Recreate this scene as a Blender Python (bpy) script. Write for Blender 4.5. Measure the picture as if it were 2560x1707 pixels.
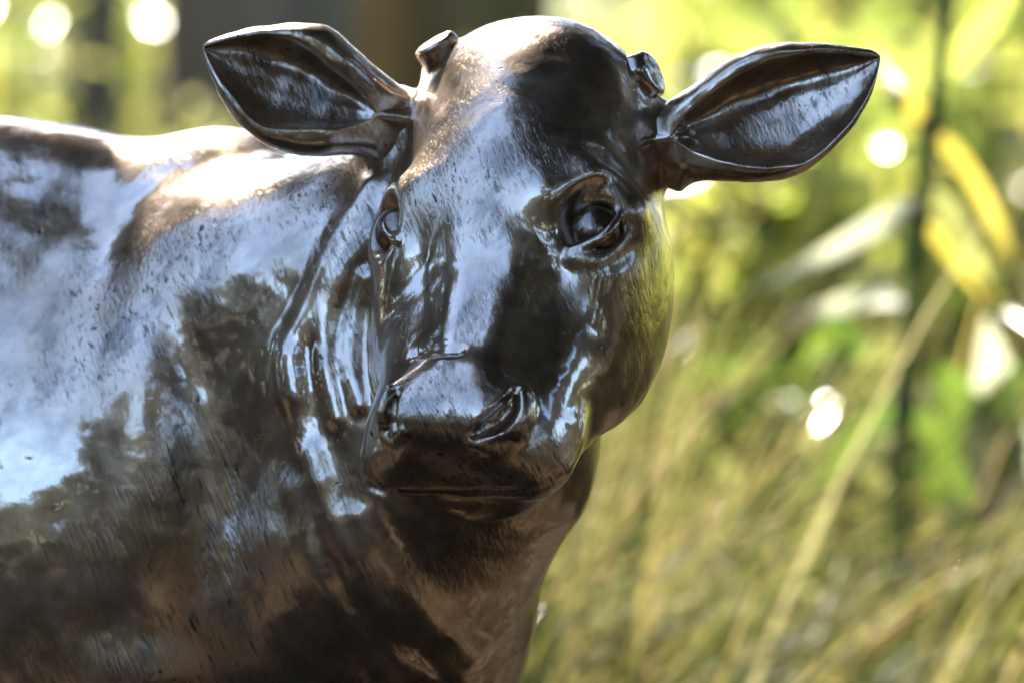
import bpy, math, random
import numpy as np

# ================================================================ camera, sky, sun, exposure
for o in list(bpy.data.objects): bpy.data.objects.remove(o)
SC = bpy.context.scene
COL = SC.collection
PITCH = math.radians(3.0)            # the camera looks slightly down
UNIT = 0.00032                       # metres per sculpting unit
CAM_DIST = 6.3                       # camera to calf's head
AIM = (0.0, 0.0, 0.70)               # what the camera looks at
cam = bpy.data.cameras.new('camera'); CAM = bpy.data.objects.new('camera', cam); COL.objects.link(CAM)
cam.lens = 300; cam.sensor_width = 36; cam.clip_start = 0.1; cam.clip_end = 600
CAM.location = (0, -CAM_DIST * math.cos(PITCH), AIM[2] + CAM_DIST * math.sin(PITCH))
CAM.rotation_euler = (math.pi / 2 - PITCH, 0, 0)
cam.dof.use_dof = True; cam.dof.focus_distance = CAM_DIST - 0.055; cam.dof.aperture_fstop = 5.0; cam.dof.aperture_blades = 0
SC.camera = CAM

SUN_EL, SUN_AZ = math.radians(41), math.radians(-14)     # behind the calf, a little to the left
sdir = np.array((math.sin(SUN_AZ) * math.cos(SUN_EL), math.cos(SUN_AZ) * math.cos(SUN_EL), math.sin(SUN_EL)))
world = bpy.data.worlds.new('World'); SC.world = world; world.use_nodes = True
wt = world.node_tree; bg = wt.nodes['Background']
sky = wt.nodes.new('ShaderNodeTexSky'); sky.sky_type = 'NISHITA'; sky.sun_disc = False
sky.sun_elevation = SUN_EL; sky.sun_rotation = SUN_AZ
sky.air_density = 1.0; sky.dust_density = 0.7; sky.ozone_density = 1.0
wt.links.new(sky.outputs[0], bg.inputs[0]); bg.inputs[1].default_value = 0.15
sun = bpy.data.lights.new('sun', 'SUN'); sun.energy = 5.0; sun.angle = math.radians(0.53); sun.color = (1.0, 0.95, 0.86)
so = bpy.data.objects.new('sun', sun); COL.objects.link(so); so.location = (0, 0, 20)
from mathutils import Vector
so.rotation_euler = Vector(sdir).to_track_quat('Z', 'Y').to_euler()
SC.view_settings.view_transform = 'Standard'; SC.view_settings.look = 'None'; SC.view_settings.gamma = 1.0
SC.view_settings.use_curve_mapping = False; SC.view_settings.exposure = 2.8
SC.cycles.use_denoising = True
SC.cycles.max_bounces = 8; SC.cycles.diffuse_bounces = 3; SC.cycles.glossy_bounces = 4; SC.cycles.transmission_bounces = 4
SC.cycles.sample_clamp_indirect = 6.0

# ================================================================ helpers
def obj(name, verts, faces, mat=None, parent=None, smooth=False):
    me = bpy.data.meshes.new(name)
    verts = np.asarray(verts, np.float32)
    if isinstance(faces, np.ndarray):
        n = faces.shape[1]
        me.vertices.add(len(verts)); me.vertices.foreach_set('co', verts.ravel())
        me.loops.add(faces.size); me.loops.foreach_set('vertex_index', faces.ravel().astype(np.int32))
        me.polygons.add(len(faces)); me.polygons.foreach_set('loop_start', np.arange(0, faces.size, n, dtype=np.int32))
        me.polygons.foreach_set('loop_total', np.full(len(faces), n, np.int32))
        me.update(calc_edges=True)
    else:
        me.from_pydata([tuple(map(float, v)) for v in verts], [], [tuple(map(int, f)) for f in faces])
    me.polygons.foreach_set('use_smooth', np.full(len(me.polygons), smooth))
    me.update()
    if mat: me.materials.append(mat)
    o = bpy.data.objects.new(name, me); COL.objects.link(o)
    if parent is not None: o.parent = parent
    return o
def empty(name, loc=(0, 0, 0)):
    o = bpy.data.objects.new(name, None); o.location = loc; o.empty_display_size = 0.1; COL.objects.link(o); return o
def tag(o, label=None, cat=None, group=None, kind=None):
    if label: o['label'] = label
    if cat: o['category'] = cat
    if group: o['group'] = group
    if kind: o['kind'] = kind
    return o
class N:                                       # short hand for node trees
    def __init__(s, name):
        s.m = bpy.data.materials.new(name); s.m.use_nodes = True; s.t = s.m.node_tree
        s.t.nodes.clear(); s.out = s.t.nodes.new('ShaderNodeOutputMaterial')
    def __call__(s, kind, **kw):
        n = s.t.nodes.new('ShaderNode' + kind)
        for k, v in kw.items():
            if k.startswith('i_'): s.set(n, k[2:], v)
            else: setattr(n, k, v)
        return n
    def set(s, n, key, v):
        key = int(key) if key.isdigit() else key.replace('_', ' ')
        i = n.inputs[key]
        if isinstance(v, bpy.types.NodeSocket): s.t.links.new(v, i)
        else: i.default_value = v
    def link(s, a, b): s.t.links.new(a, b)
    def ramp(s, fac, stops, mode='LINEAR'):
        r = s('ValToRGB'); s.link(fac, r.inputs[0]); e = r.color_ramp.elements; r.color_ramp.interpolation = mode
        while len(e) < len(stops): e.new(0.5)
        for el, (p, c) in zip(e, stops):
            el.position = p; el.color = (c, c, c, 1) if np.isscalar(c) else (*c, 1)
        return r.outputs[0]
    def math(s, op, a, b=0.0):
        n = s('Math', operation=op); s.set(n, '0', a); s.set(n, '1', b); return n.outputs[0]
    def mix(s, fac, a, b, kind='RGBA', blend='MIX'):
        n = s('Mix', data_type=kind, blend_type=blend)
        i = {'RGBA': (6, 7, 2), 'FLOAT': (2, 3, 0)}[kind]
        s.set(n, '0', fac)
        for k, v in ((i[0], a), (i[1], b)):
            if isinstance(v, tuple) and len(v) == 3: v = (*v, 1)
            s.set(n, str(k), v)
        return n.outputs[i[2]]
# ================================================================ materials
def leaf_mat(name, stops, trans=0.5, rough=0.35, spec=0.5, tint=(1.25, 1.2, 0.6)):
    n = N(name); g = n('NewGeometry')
    c = n.ramp(g.outputs['Random Per Island'], stops)
    ns = n('TexNoise', i_Scale=9.0, i_Detail=3.0); tc = n('TexCoord'); n.link(tc.outputs['Object'], ns.inputs['Vector'])
    c = n.mix(0.35, c, n.ramp(ns.outputs['Fac'], [(0.3, 0.35), (0.7, 1.0)]), blend='MULTIPLY')
    p = n('BsdfPrincipled', i_Roughness=rough); n.link(c, p.inputs['Base Color']); p.inputs['Specular IOR Level'].default_value = spec
    t = n('BsdfTranslucent'); n.link(n.mix(1.0, c, tint, blend='MULTIPLY'), t.inputs['Color'])
    m = n('MixShader'); m.inputs[0].default_value = trans
    n.link(p.outputs[0], m.inputs[1]); n.link(t.outputs[0], m.inputs[2]); n.link(m.outputs[0], n.out.inputs[0])
    return n.m
def bark_mat(name, a, b, scale=14.0):
    n = N(name); tc = n('TexCoord'); mp = n('Mapping'); n.link(tc.outputs['Object'], mp.inputs[0]); mp.inputs['Scale'].default_value = (1, 1, 0.22)
    ns = n('TexNoise', i_Scale=scale, i_Detail=8.0, i_Roughness=0.65); n.link(mp.outputs[0], ns.inputs['Vector'])
    c = n.ramp(ns.outputs['Fac'], [(0.35, a), (0.66, b)])
    p = n('BsdfPrincipled', i_Roughness=0.85); n.link(c, p.inputs['Base Color'])
    bp = n('Bump', i_Strength=0.8, i_Distance=0.02); n.link(ns.outputs['Fac'], bp.inputs['Height']); n.link(bp.outputs[0], p.inputs['Normal'])
    n.link(p.outputs[0], n.out.inputs[0]); return n.m
def bronze_mat(name='waxed bronze', dark=1.0):
    n = N(name); tc = n('TexCoord'); V = tc.outputs['Object']
    def mapped(rot, scale):
        a = n('Mapping'); n.link(V, a.inputs[0]); a.inputs['Rotation'].default_value = rot; b = n('Mapping'); n.link(a.outputs[0], b.inputs[0]); b.inputs['Scale'].default_value = scale
        return b.outputs[0]
    big = n('TexNoise', i_Scale=7.0, i_Detail=4.0, i_Roughness=0.6); n.link(V, big.inputs['Vector'])
    mid = n('TexNoise', i_Scale=38.0, i_Detail=6.0, i_Roughness=0.62); n.link(V, mid.inputs['Vector'])
    # combed hair strokes, in patches
    st = n('TexNoise', i_Scale=1.0, i_Detail=5.0, i_Roughness=0.62); n.link(mapped((0, math.radians(22), 0), (330, 200, 42)), st.inputs['Vector'])
    st2 = n('TexNoise', i_Scale=1.0, i_Detail=4.0, i_Roughness=0.6); n.link(mapped((0, math.radians(12), 0.5), (150, 120, 26)), st2.inputs['Vector'])
    patch = n.ramp(big.outputs['Fac'], [(0.47, 0.0), (0.62, 1.0)])
    pits = n.ramp(st.outputs['Fac'], [(0.355, 0.0), (0.43, 1.0)])           # 0 in the pits
    pits_all = n.mix(patch, 1.0, pits, 'FLOAT')
    dots = n('TexNoise', i_Scale=62.0, i_Detail=2.0); n.link(V, dots.inputs['Vector'])
    dot = n.ramp(dots.outputs['Fac'], [(0.215, 0.0), (0.25, 1.0)])
    smooth = n.math('MULTIPLY', pits_all, dot)
    # colour: brown patina with rubbed, lighter bronze
    c = n.ramp(mid.outputs['Fac'], [(0.30, (0.16, 0.108, 0.066)), (0.52, (0.29, 0.20, 0.125)), (0.72, (0.39, 0.29, 0.20))])
    c = n.mix(n.ramp(big.outputs['Fac'], [(0.35, 0.0), (0.7, 0.55)]), c, (0.27, 0.17, 0.095), blend='MIX')
    sm = n('TexNoise', i_Scale=1.0, i_Detail=7.0, i_Roughness=0.7); n.link(mapped((0, math.radians(-28), 0.3), (34, 26, 17)), sm.inputs['Vector'])
    smudge = n.math('MULTIPLY', n.ramp(sm.outputs['Fac'], [(0.50, 0.0), (0.60, 1.0)]), n.ramp(big.outputs['Fac'], [(0.38, 0.25), (0.6, 1.0)]))
    c = n.mix(n.math('MULTIPLY', smudge, 0.7), c, (0.075, 0.05, 0.032))
    c = n.mix(smooth, (0.03, 0.023, 0.018), c)
    if dark != 1.0: c = n.mix(1.0, c, (dark, dark, dark), blend='MULTIPLY')
    rough = n.math('ADD', n.math('MULTIPLY', mid.outputs['Fac'], 0.22), 0.20)
    rough = n.math('ADD', rough, n.math('MULTIPLY', smudge, 0.16))
    rough = n.mix(smooth, 0.6, rough, 'FLOAT')
    h = n.math('ADD', n.math('MULTIPLY', st.outputs['Fac'], n.math('ADD', n.math('MULTIPLY', patch, 1.15), 0.06)), n.math('MULTIPLY', st2.outputs['Fac'], 0.35))
    h = n.math('ADD', h, n.math('MULTIPLY', mid.outputs['Fac'], 0.28))
    h = n.math('ADD', h, n.math('MULTIPLY', smooth, 0.35))
    bp = n('Bump', i_Strength=0.26, i_Distance=0.0026); n.link(h, bp.inputs['Height'])
    wn = n('TexNoise', i_Scale=11.0, i_Detail=5.0, i_Roughness=0.6); n.link(mapped((0.4, 0.2, 0.9), (1, 1, 0.7)), wn.inputs['Vector'])
    wear = n.ramp(wn.outputs['Fac'], [(0.36, 0.5), (0.55, 1.0)])               # dull patches in the wax
    p = n('BsdfPrincipled', i_Metallic=0.88)
    n.link(c, p.inputs['Base Color']); n.link(rough, p.inputs['Roughness']); n.link(bp.outputs[0], p.inputs['Normal'])
    n.link(n.math('MULTIPLY', n.mix(n.math('MULTIPLY', smudge, 0.5), n.math('ADD', n.math('MULTIPLY', smooth, 0.8), 0.2), 0.4, 'FLOAT'), n.math('MULTIPLY', wear, 1.0 if dark == 1.0 else 0.45)), p.inputs['Coat Weight']); p.inputs['Coat IOR'].default_value = 2.6
    n.link(n.math('ADD', n.math('MULTIPLY', mid.outputs['Fac'], 0.10), 0.015), p.inputs['Coat Roughness'])
    n.link(bp.outputs[0], p.inputs['Coat Normal'])
    n.link(p.outputs[0], n.out.inputs[0]); return n.m
def ground_mat():
    n = N('ground'); tc = n('TexCoord')
    a = n('TexNoise', i_Scale=0.5, i_Detail=6.0); n.link(tc.outputs['Object'], a.inputs['Vector'])
    b = n('TexNoise', i_Scale=30.0, i_Detail=8.0, i_Roughness=0.7); n.link(tc.outputs['Object'], b.inputs['Vector'])
    c = n.mix(a.outputs['Fac'], n.ramp(b.outputs['Fac'], [(0.3, (0.04, 0.028, 0.018)), (0.7, (0.11, 0.076, 0.048))]), n.ramp(b.outputs['Fac'], [(0.3, (0.045, 0.042, 0.02)), (0.7, (0.12, 0.09, 0.05))]))
    p = n('BsdfPrincipled', i_Roughness=0.9); n.link(c, p.inputs['Base Color'])
    bp = n('Bump', i_Strength=0.7, i_Distance=0.03); n.link(b.outputs['Fac'], bp.inputs['Height']); n.link(bp.outputs[0], p.inputs['Normal'])
    n.link(p.outputs[0], n.out.inputs[0]); return n.m
BRONZE = bronze_mat(); BRONZE_SHADED = bronze_mat('shaded waxed bronze', 0.3); GROUND = ground_mat()  # the darker copy puts the brow's shade into the eyes' colour
LEAF_LIGHT = leaf_mat('sunny leaves', [(0.0, (0.13, 0.17, 0.05)), (0.35, (0.24, 0.29, 0.08)), (0.7, (0.36, 0.38, 0.12)), (0.9, (0.46, 0.41, 0.16)), (1.0, (0.38, 0.24, 0.12))], trans=0.66, rough=0.26, spec=0.7, tint=(1.25, 1.25, 0.75))
LEAF_GREEN = leaf_mat('green leaves', [(0.0, (0.035, 0.075, 0.02)), (0.5, (0.08, 0.14, 0.035)), (0.85, (0.16, 0.21, 0.05)), (1.0, (0.28, 0.27, 0.08))], rough=0.3)
LEAF_PALE = leaf_mat('pale leaves', [(0.0, (0.09, 0.11, 0.04)), (0.5, (0.20, 0.22, 0.08)), (0.8, (0.34, 0.33, 0.16)), (1.0, (0.45, 0.42, 0.28))], rough=0.2, spec=0.8, tint=(1.2, 1.18, 0.8))
LEAF_TREE = leaf_mat('tree leaves', [(0.0, (0.055, 0.058, 0.024)), (0.6, (0.10, 0.098, 0.042)), (1.0, (0.14, 0.115, 0.06))], trans=0.45, rough=0.5, spec=0.3, tint=(1.2, 1.1, 0.65))
LITTER = leaf_mat('fallen leaves', [(0.0, (0.03, 0.02, 0.012)), (0.6, (0.085, 0.055, 0.03)), (0.9, (0.13, 0.085, 0.045)), (1.0, (0.05, 0.055, 0.02))], trans=0.1, rough=0.6, spec=0.2)
LEAF_YELLOW = leaf_mat('yellow leaves', [(0.0, (0.36, 0.31, 0.07)), (1.0, (0.46, 0.39, 0.12))], trans=0.5)
GRASS = leaf_mat('dry grass', [(0.0, (0.04, 0.05, 0.016)), (0.30, (0.09, 0.10, 0.035)), (0.50, (0.14, 0.132, 0.052)), (0.66, (0.22, 0.18, 0.09)), (0.78, (0.11, 0.16, 0.04)), (0.86, (0.34, 0.30, 0.18)), (0.93, (0.26, 0.16, 0.10)), (0.97, (0.36, 0.31, 0.10)), (1.0, (0.42, 0.38, 0.28))], trans=0.42, tint=(1.1, 1.08, 0.75), rough=0.6, spec=0.15)
LEAF_SUNLIT = leaf_mat('sun glare leaves', [(0.0, (0.50, 0.50, 0.34)), (1.0, (0.62, 0.60, 0.45))], trans=0.45, rough=0.25, tint=(1, 1, 0.9))  # pale colour stands in for leaves overexposed by direct sun
STEM_GREEN = bark_mat('green cane', (0.03, 0.07, 0.012), (0.07, 0.13, 0.025)); TWIG = bark_mat('twig', (0.06, 0.045, 0.03), (0.14, 0.11, 0.07))
BARK_GREY = bark_mat('grey bark', (0.10, 0.085, 0.065), (0.26, 0.23, 0.18), 9); BARK_BROWN = bark_mat('brown bark', (0.09, 0.07, 0.035), (0.21, 0.17, 0.09), 7)
# ================================================================ ground and the wood around the clearing
RNG = np.random.RandomState(11)
def grid_ground():
    r = np.concatenate([np.linspace(0, 12, 25), np.geomspace(14, 260, 14)]); m = 48
    V = [(0, 0, 0)]; Q = []
    for a in r[1:]:
        for j in range(m):
            t = 2 * math.pi * j / m; V.append((a * math.cos(t), a * math.sin(t), 0.03 * math.sin(a * 1.3 + 3 * t) * min(1, max(0, a - 2) / 3)))
    F = [(0, 1 + j, 1 + (j + 1) % m) for j in range(m)]
    for i in range(len(r) - 2):
        for j in range(m):
            a = 1 + i * m; F.append((a + j, a + m + j, a + m + (j + 1) % m, a + (j + 1) % m))
    return V, F
V, F = grid_ground(); tag(obj('ground', V, F, GROUND, smooth=True), kind='structure')
def leaf_quads(C, size, up=0.35, elong=2.0, rng=None):
    """leaf-sized faces at the points C: pointed, folded a little along the middle"""
    rng = rng or RNG; n = len(C)
    d = rng.normal(size=(n, 3)); d[:, 2] *= 0.6; d[:, 2] -= up * 0.6; d /= np.linalg.norm(d, axis=1)[:, None]
    s = rng.normal(size=(n, 3)); s -= d * (s * d).sum(1)[:, None]; s /= np.linalg.norm(s, axis=1)[:, None]
    nn = np.cross(d, s)
    L = (size * rng.uniform(0.6, 1.25, n))[:, None]; w = L / elong * 0.5
    base = C - d * L * 0.5; tip = C + d * L * 0.5; fold = nn * w * 0.35
    V = np.stack([base, C - d * L * 0.05 + s * w + fold, tip, C - d * L * 0.05 - s * w + fold], 1).reshape(-1, 3)
    i = np.arange(n)[:, None] * 4
    return V, np.concatenate([i + [[0, 1, 2]], i + [[0, 2, 3]]])
def clump_points(n, clumps, rng=None):
    """points spread through uneven clumps: (centre, radii) each"""
    rng = rng or RNG
    w = np.array([np.prod(r) for _, r in clumps]) ** 0.7; k = rng.choice(len(clumps), n, p=w / w.sum())
    d = rng.normal(size=(n, 3)); d /= np.linalg.norm(d, axis=1)[:, None]
    q = d * (rng.rand(n, 1) ** 0.45)
    return np.array([c for c, _ in clumps])[k] + q * np.array([r for _, r in clumps])[k]
def tube(path, rad, m=8):
    path = np.array(path, float); V = []; n = len(path); rad = [rad] * n if np.isscalar(rad) else rad
    for i in range(n):
        t = path[min(i + 1, n - 1)] - path[max(i - 1, 0)]; t /= np.linalg.norm(t)
        a = np.cross(t, (0.31, 0.9, 0.2)); a /= np.linalg.norm(a); b = np.cross(t, a)
        for j in range(m):
            th = 2 * math.pi * j / m; V.append(path[i] + (a * math.cos(th) + b * math.sin(th)) * rad[i])
    F = [(i * m + j, i * m + (j + 1) % m, (i + 1) * m + (j + 1) % m, (i + 1) * m + j) for i in range(n - 1) for j in range(m)]
    return np.array(V), F
def merge(parts):
    V, F, k = [], [], 0
    for v, f in parts:
        V.append(np.asarray(v)); F += [tuple(int(x) + k for x in q) for q in f]; k += len(v)
    return np.vstack(V), F
def leaf_litter():
    r = np.random.RandomState(17); n = 130000
    a = r.rand(n) * 6.283; d = 13 * r.rand(n) ** 0.7; x, y = d * np.sin(a), d * np.cos(a)
    ok = np.hypot(x, y + 6.3) > 0.8
    C = np.stack([x, y, 0.012 + 0.05 * r.rand(n) ** 2], 1)[ok]
    V, F = leaf_quads(C, 0.075, up=-0.2, rng=r, elong=1.7)
    V[:, 2] = np.maximum(V[:, 2], 0.006)
    tag(obj('leaf_litter', V, F, LITTER), kind='stuff')
# the wood that closes the clearing on every side (out of the picture; the bronze mirrors it)
def wood():
    pts = []; trunks = []
    r = np.random.RandomState(5)
    def crown(cx, cy, z0, z1, rad, n):
        cl = []
        for _ in range(9):
            a = r.rand() * 6.28; d = rad * r.rand() ** 0.6 * 0.8; zz = z0 + (z1 - z0) * r.rand()
            cl.append(((cx + d * math.cos(a), cy + d * math.sin(a), zz), np.array((0.45, 0.45, 0.32)) * rad * r.uniform(0.7, 1.2)))
        pts.append(clump_points(n, cl, r))
        trunks.append(tube([(cx, cy, 0), (cx + r.normal() * 0.2, cy + r.normal() * 0.2, z0), (cx, cy, z1)], [0.22, 0.17, 0.05], 7))
    def ring(a0, a1, step, dist, h, n=3400, rad=3.3):
        a = a0
        while a <= a1:
            d = dist * r.uniform(0.92, 1.12); t = math.radians(a)
            crown(d * math.sin(t), d * math.cos(t), 1.8, h * r.uniform(0.88, 1.1) - 1, rad, n); a += step
    ring(-166, -133, 7, 22, 6.5, 4200); ring(-130, -102, 6, 21, 9.0, 5500, 3.6)           # low and open on the left, in front
    ring(-98, -48, 6, 19, 15.5, 6500, 3.8)           # taller straight to the left
    ring(-22, 0, 6.5, 38, 20, 4600, 4.2); ring(-52, -25, 5.5, 36, 28, 7000, 4.6); ring(6, 64, 6, 38, 29, 7000, 4.8)              # far behind, under the sun
    ring(14, 75, 7, 31, 17, 4200, 4.0)
    ring(80, 150, 11, 13, 13.0)            # tall and close on the right
    ring(156, 192, 9, 15, 13.0)
    for x, y in ((-8.6, 11.2), (-11.8, 7.4), (-10.6, 10.4), (6.5, -8), (8, -2.5), (9.5, 5), (-9.5, 16)):
        crown(x, y, 4.0, 12.0, 3.0, 3200)
    for x, y, z in ((-1.6, 6.8, 12.4), (1.2, 8.8, 12.6), (-6.0, 8.0, 12.5), (-7.6, 6.2, 11), (-8.4, 9.6, 12.5), (-11, 5.5, 11)):   # tall ones whose crowns shade the ground in front
        crown(x, y, z - 1.4, z + 1.8, 2.9, 4200)
    for i in range(54):                                        # undergrowth between the trunks, all the way round
        a = 2 * math.pi * i / 54; back = max(0, math.cos(a)); q = 17.5 + 4 * r.rand() + 15 * back
        if abs(math.sin(a)) < 0.5 and back == 0: q = 13 + 3 * r.rand()
        x, y = q * math.sin(a), q * math.cos(a) - 2
        pts.append(clump_points(1300, [((x + r.normal() * 0.7, y + r.normal() * 0.7, z), np.array((1.3, 1.3, 0.6))) for z in (0.2, 0.8, 1.5, 2.2, 2.8)], r))
    return pts, trunks
leaf_litter()
pts, trunks = wood()
V1, F1 = leaf_quads(np.vstack(pts), 0.46, rng=np.random.RandomState(3), elong=1.6)
w = obj('surrounding_woods', V1, F1, LEAF_TREE); tag(w, kind='stuff')
V2, F2 = merge(trunks); obj('trunks', V2, F2, TWIG, parent=w, smooth=True)['kind'] = 'stuff'
# the tall tree on the right whose boughs reach over the calf
shade = empty('shade_tree', (4.6, 2.2, 0)); tag(shade, 'tall spreading tree whose boughs reach over the calf from the side', 'tree')
rr = np.random.RandomState(8); cl = []
for i in range(760):
    x = rr.uniform(-4.8, 7.5); y = rr.uniform(-8.0, 8.2)
    if i > 420: x = rr.uniform(-3.6, 3.0); y = rr.uniform(0.8, 7.0)
    x = float(x); z = rr.uniform(5.4, 8.6); dz = z - 0.8
    az = math.degrees(math.atan2(x, y)); el = math.degrees(math.atan2(dz, math.hypot(x, y)))
    top = 71 if az > -110 else 71 - (-110 - az) * 0.36
    if -168 < az < -42 and el < top + 8: continue                             # the gap of open sky on the left
    if -42 <= az < 60 and el < 49.5: continue                                   # the sun comes in under the boughs
    cl.append(((x - 4.6, y - 2.2, z), np.array((1.15, 1.15, 0.65)) * rr.uniform(0.7, 1.1)))
for _ in range(60):                              # lower boughs added to shade the ground, either side of the sun's gap
    a, b, c = ((0.55, 5.0), (4.0, 6.6), (4.0, 5.8)) if rr.rand() < 0.68 else ((-4.8, -3.0), (3.8, 6.2), (5.2, 6.6))
    cl.append(((rr.uniform(*a) - 4.6, rr.uniform(*b) - 2.2, rr.uniform(*c)), np.array((0.75, 0.75, 0.5))))
twig = [((-1.64 - 4.6, 4.3 - 2.2, 4.55), np.array((0.32, 0.3, 0.2))), ((-2.1 - 4.6, 4.2 - 2.2, 4.6), np.array((0.4, 0.3, 0.2)))]  # leaf clumps added in the sun's path to shade the calf's back
V3, F3 = leaf_quads(np.vstack([clump_points(92000, cl, rr), clump_points(420, twig, rr)]), 0.26, rng=rr, elong=1.8)
# small unseen leaf clumps, added to keep sun off parts of the calf's back
shade_clumps = [((-0.985 - 4.6, 2.84 - 2.2, 3.0), np.array((0.125, 0.24, 0.05))), ((-1.22 - 4.6, 2.88 - 2.2, 3.02), np.array((0.14, 0.24, 0.05))), ((-0.735 - 4.6, 2.62 - 2.2, 3.0), np.array((0.072, 0.14, 0.04)))]
V4, F4 = leaf_quads(np.vstack([clump_points(380, shade_clumps[:1], rr), clump_points(300, shade_clumps[1:2], rr), clump_points(150, shade_clumps[2:], rr)]), 0.075, rng=rr, elong=1.7)
F3 = np.concatenate([F3, F4 + len(V3)]); V3 = np.vstack([V3, V4])
obj('crown', V3, F3, LEAF_TREE, parent=shade)
limbs = [tube([(0, 0, 0), (0.1, 0, 2), (-0.1, -0.2, 4.2), (-0.2, -0.3, 7.5)], [0.28, 0.22, 0.18, 0.06], 12)]
for c, _ in cl[::3]: limbs.append(tube([(-0.1, -0.2, 3.6 + 0.3 * rr.rand()), np.array(c) * 0.5 + (0, 0, 2.6), c], [0.1, 0.06, 0.02], 6))
limbs.append(tube([np.array((-1.4 - 4.6, 3.6 - 2.2, 6.0)), np.array((-1.6 - 4.6, 4.3 - 2.2, 4.6))], [0.03, 0.012], 6))  # branch added to hold the upper shading clumps
limbs.append(tube([np.array((0.6 - 4.6, 3.2 - 2.2, 5.2)), np.array((-0.7 - 4.6, 2.7 - 2.2, 3.05)), np.array((-1.3 - 4.6, 2.6 - 2.2, 3.0))], [0.03, 0.01, 0.004], 6))  # branch added to hold the low shading clumps
Vt, Ft = merge(limbs); obj('trunk', Vt, Ft, BARK_GREY, parent=shade, smooth=True)
# ---------------------------------------------------------------- sculpting kit (implicit surfaces)
# Sculpt space: x to the right, y down, n towards the viewer; one unit is 0.32 mm.
DU = CAM_DIST / UNIT
def P(px, py, n):
    k = (DU - n) / DU
    return np.array([1176 + (px - 1176) * k, 784 + (py - 784) * k, float(n)])
def nrm(v):
    v = np.asarray(v, float); return v / np.linalg.norm(v)
def smin(a, b, k):
    h = np.maximum(k - np.abs(a - b), 0.0) / k
    return np.minimum(a, b) - h * h * k * 0.25
def smax(a, b, k): return -smin(-a, -b, k)

class Ell:
    def __init__(s, c, r, R=None):
        s.c = np.asarray(c, float); s.r = np.asarray(r, float); s.R = np.eye(3) if R is None else np.asarray(R)
        e = np.sqrt(((s.R.T * s.r) ** 2).sum(1)); s.lo = s.c - e; s.hi = s.c + e
    def __call__(s, p):
        q = (p - s.c) @ s.R.T
        k0 = np.linalg.norm(q / s.r, axis=1); k1 = np.linalg.norm(q / s.r ** 2, axis=1)
        return np.where(k1 > 1e-9, k0 * (k0 - 1) / np.maximum(k1, 1e-9), -s.r.min())
class Box:
    def __init__(s, c, b, r, R=None):
        s.c = np.asarray(c, float); s.b = np.asarray(b, float) - r; s.rr = r; s.R = np.eye(3) if R is None else np.asarray(R)
        e = np.abs(s.R.T) @ (s.b + r); s.lo = s.c - e; s.hi = s.c + e
    def __call__(s, p):
        q = np.abs((p - s.c) @ s.R.T) - s.b
        return np.linalg.norm(np.maximum(q, 0), axis=1) + np.minimum(q.max(1), 0) - s.rr
class Chain:                                   # tapered tube through points
    def __init__(s, pts, rad, k=0.0, flat=None):
        s.p = [np.asarray(a, float) for a in pts]
        s.r = [rad] * len(s.p) if np.isscalar(rad) else list(rad)
        s.k = k; a = np.array(s.p); m = max(s.r)
        s.lo = a.min(0) - m; s.hi = a.max(0) + m
    def __call__(s, p):
        f = None
        for a, b, ra, rb in zip(s.p[:-1], s.p[1:], s.r[:-1], s.r[1:]):
            ab = b - a; t = np.clip(((p - a) @ ab) / max(ab @ ab, 1e-9), 0, 1)
            d = np.linalg.norm(p - a - t[:, None] * ab, axis=1) - (ra + (rb - ra) * t)
            f = d if f is None else (smin(f, d, s.k) if s.k > 0 else np.minimum(f, d))
        return f
class Squash:                                  # a shape made s times as deep along the line of sight
    def __init__(s, pr, k):
        s.pr = pr; s.k = k; s.c = np.mean([a for a in pr.p], 0)[2]
        for i, a in enumerate(pr.p): pr.p[i] = np.array((a[0], a[1], s.c + (a[2] - s.c) / k))
        a = np.array(pr.p); m = max(pr.r); s.lo = a.min(0) - m; s.hi = a.max(0) + m
        s.lo[2] = s.c + (s.lo[2] - s.c) * k; s.hi[2] = s.c + (s.hi[2] - s.c) * k
    def __call__(s, p):
        q = p.copy(); q[:, 2] = s.c + (q[:, 2] - s.c) / s.k
        return s.pr(q) * s.k
def rot_n(a):                                  # turned about the vertical
    c, s = math.cos(a), math.sin(a); return np.array([[c, 0, s], [0, 1, 0], [-s, 0, c]])
OPS = []
def add(prim, k=30.0): OPS.append((0, prim, float(k)))
def cut(prim, k=20.0): OPS.append((1, prim, float(k)))
FAR = 1e3
def field(p, ops=None):
    f = np.full(len(p), FAR)
    for mode, pr, k in (OPS if ops is None else ops):
        m = k + 70.0 if mode == 0 else k + 4
        s = np.nonzero(((p >= pr.lo - m) & (p <= pr.hi + m)).all(1))[0]
        if not len(s): continue
        d = pr(p[s])
        f[s] = smin(f[s], d, k) if mode == 0 else smax(f[s], -d, k)
    return f
def grad(p, f=None, e=1.5):
    f0 = field(p) if f is None else f
    g = np.stack([field(p + np.eye(3)[i] * e) - f0 for i in range(3)], 1) / e
    return f0, g
def surf(px, py, n0=900, n1=-1500, ops=None):   # nearest point of the sculpt under a sight line
    ns = np.arange(n0, n1, -8.0)
    pts = np.array([P(px, py, n) for n in ns])
    f = field(pts, ops)
    i = np.nonzero(f < 0)[0]
    if not len(i): return P(px, py, -300)
    i = i[0]; t = f[i - 1] / (f[i - 1] - f[i])
    return P(px, py, ns[i - 1] - 8 * t)
def ridge(pts, r, k=22.0, lift=0.0, mode=0):     # a fold (mode 0) or groove (mode 1) lying on the surface
    q = []
    for a in pts:
        s = surf(a[0], a[1]); s[2] += lift; q.append(s)
    (add if mode == 0 else cut)(Chain(q, r, 0 if mode else 8), k)

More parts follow.
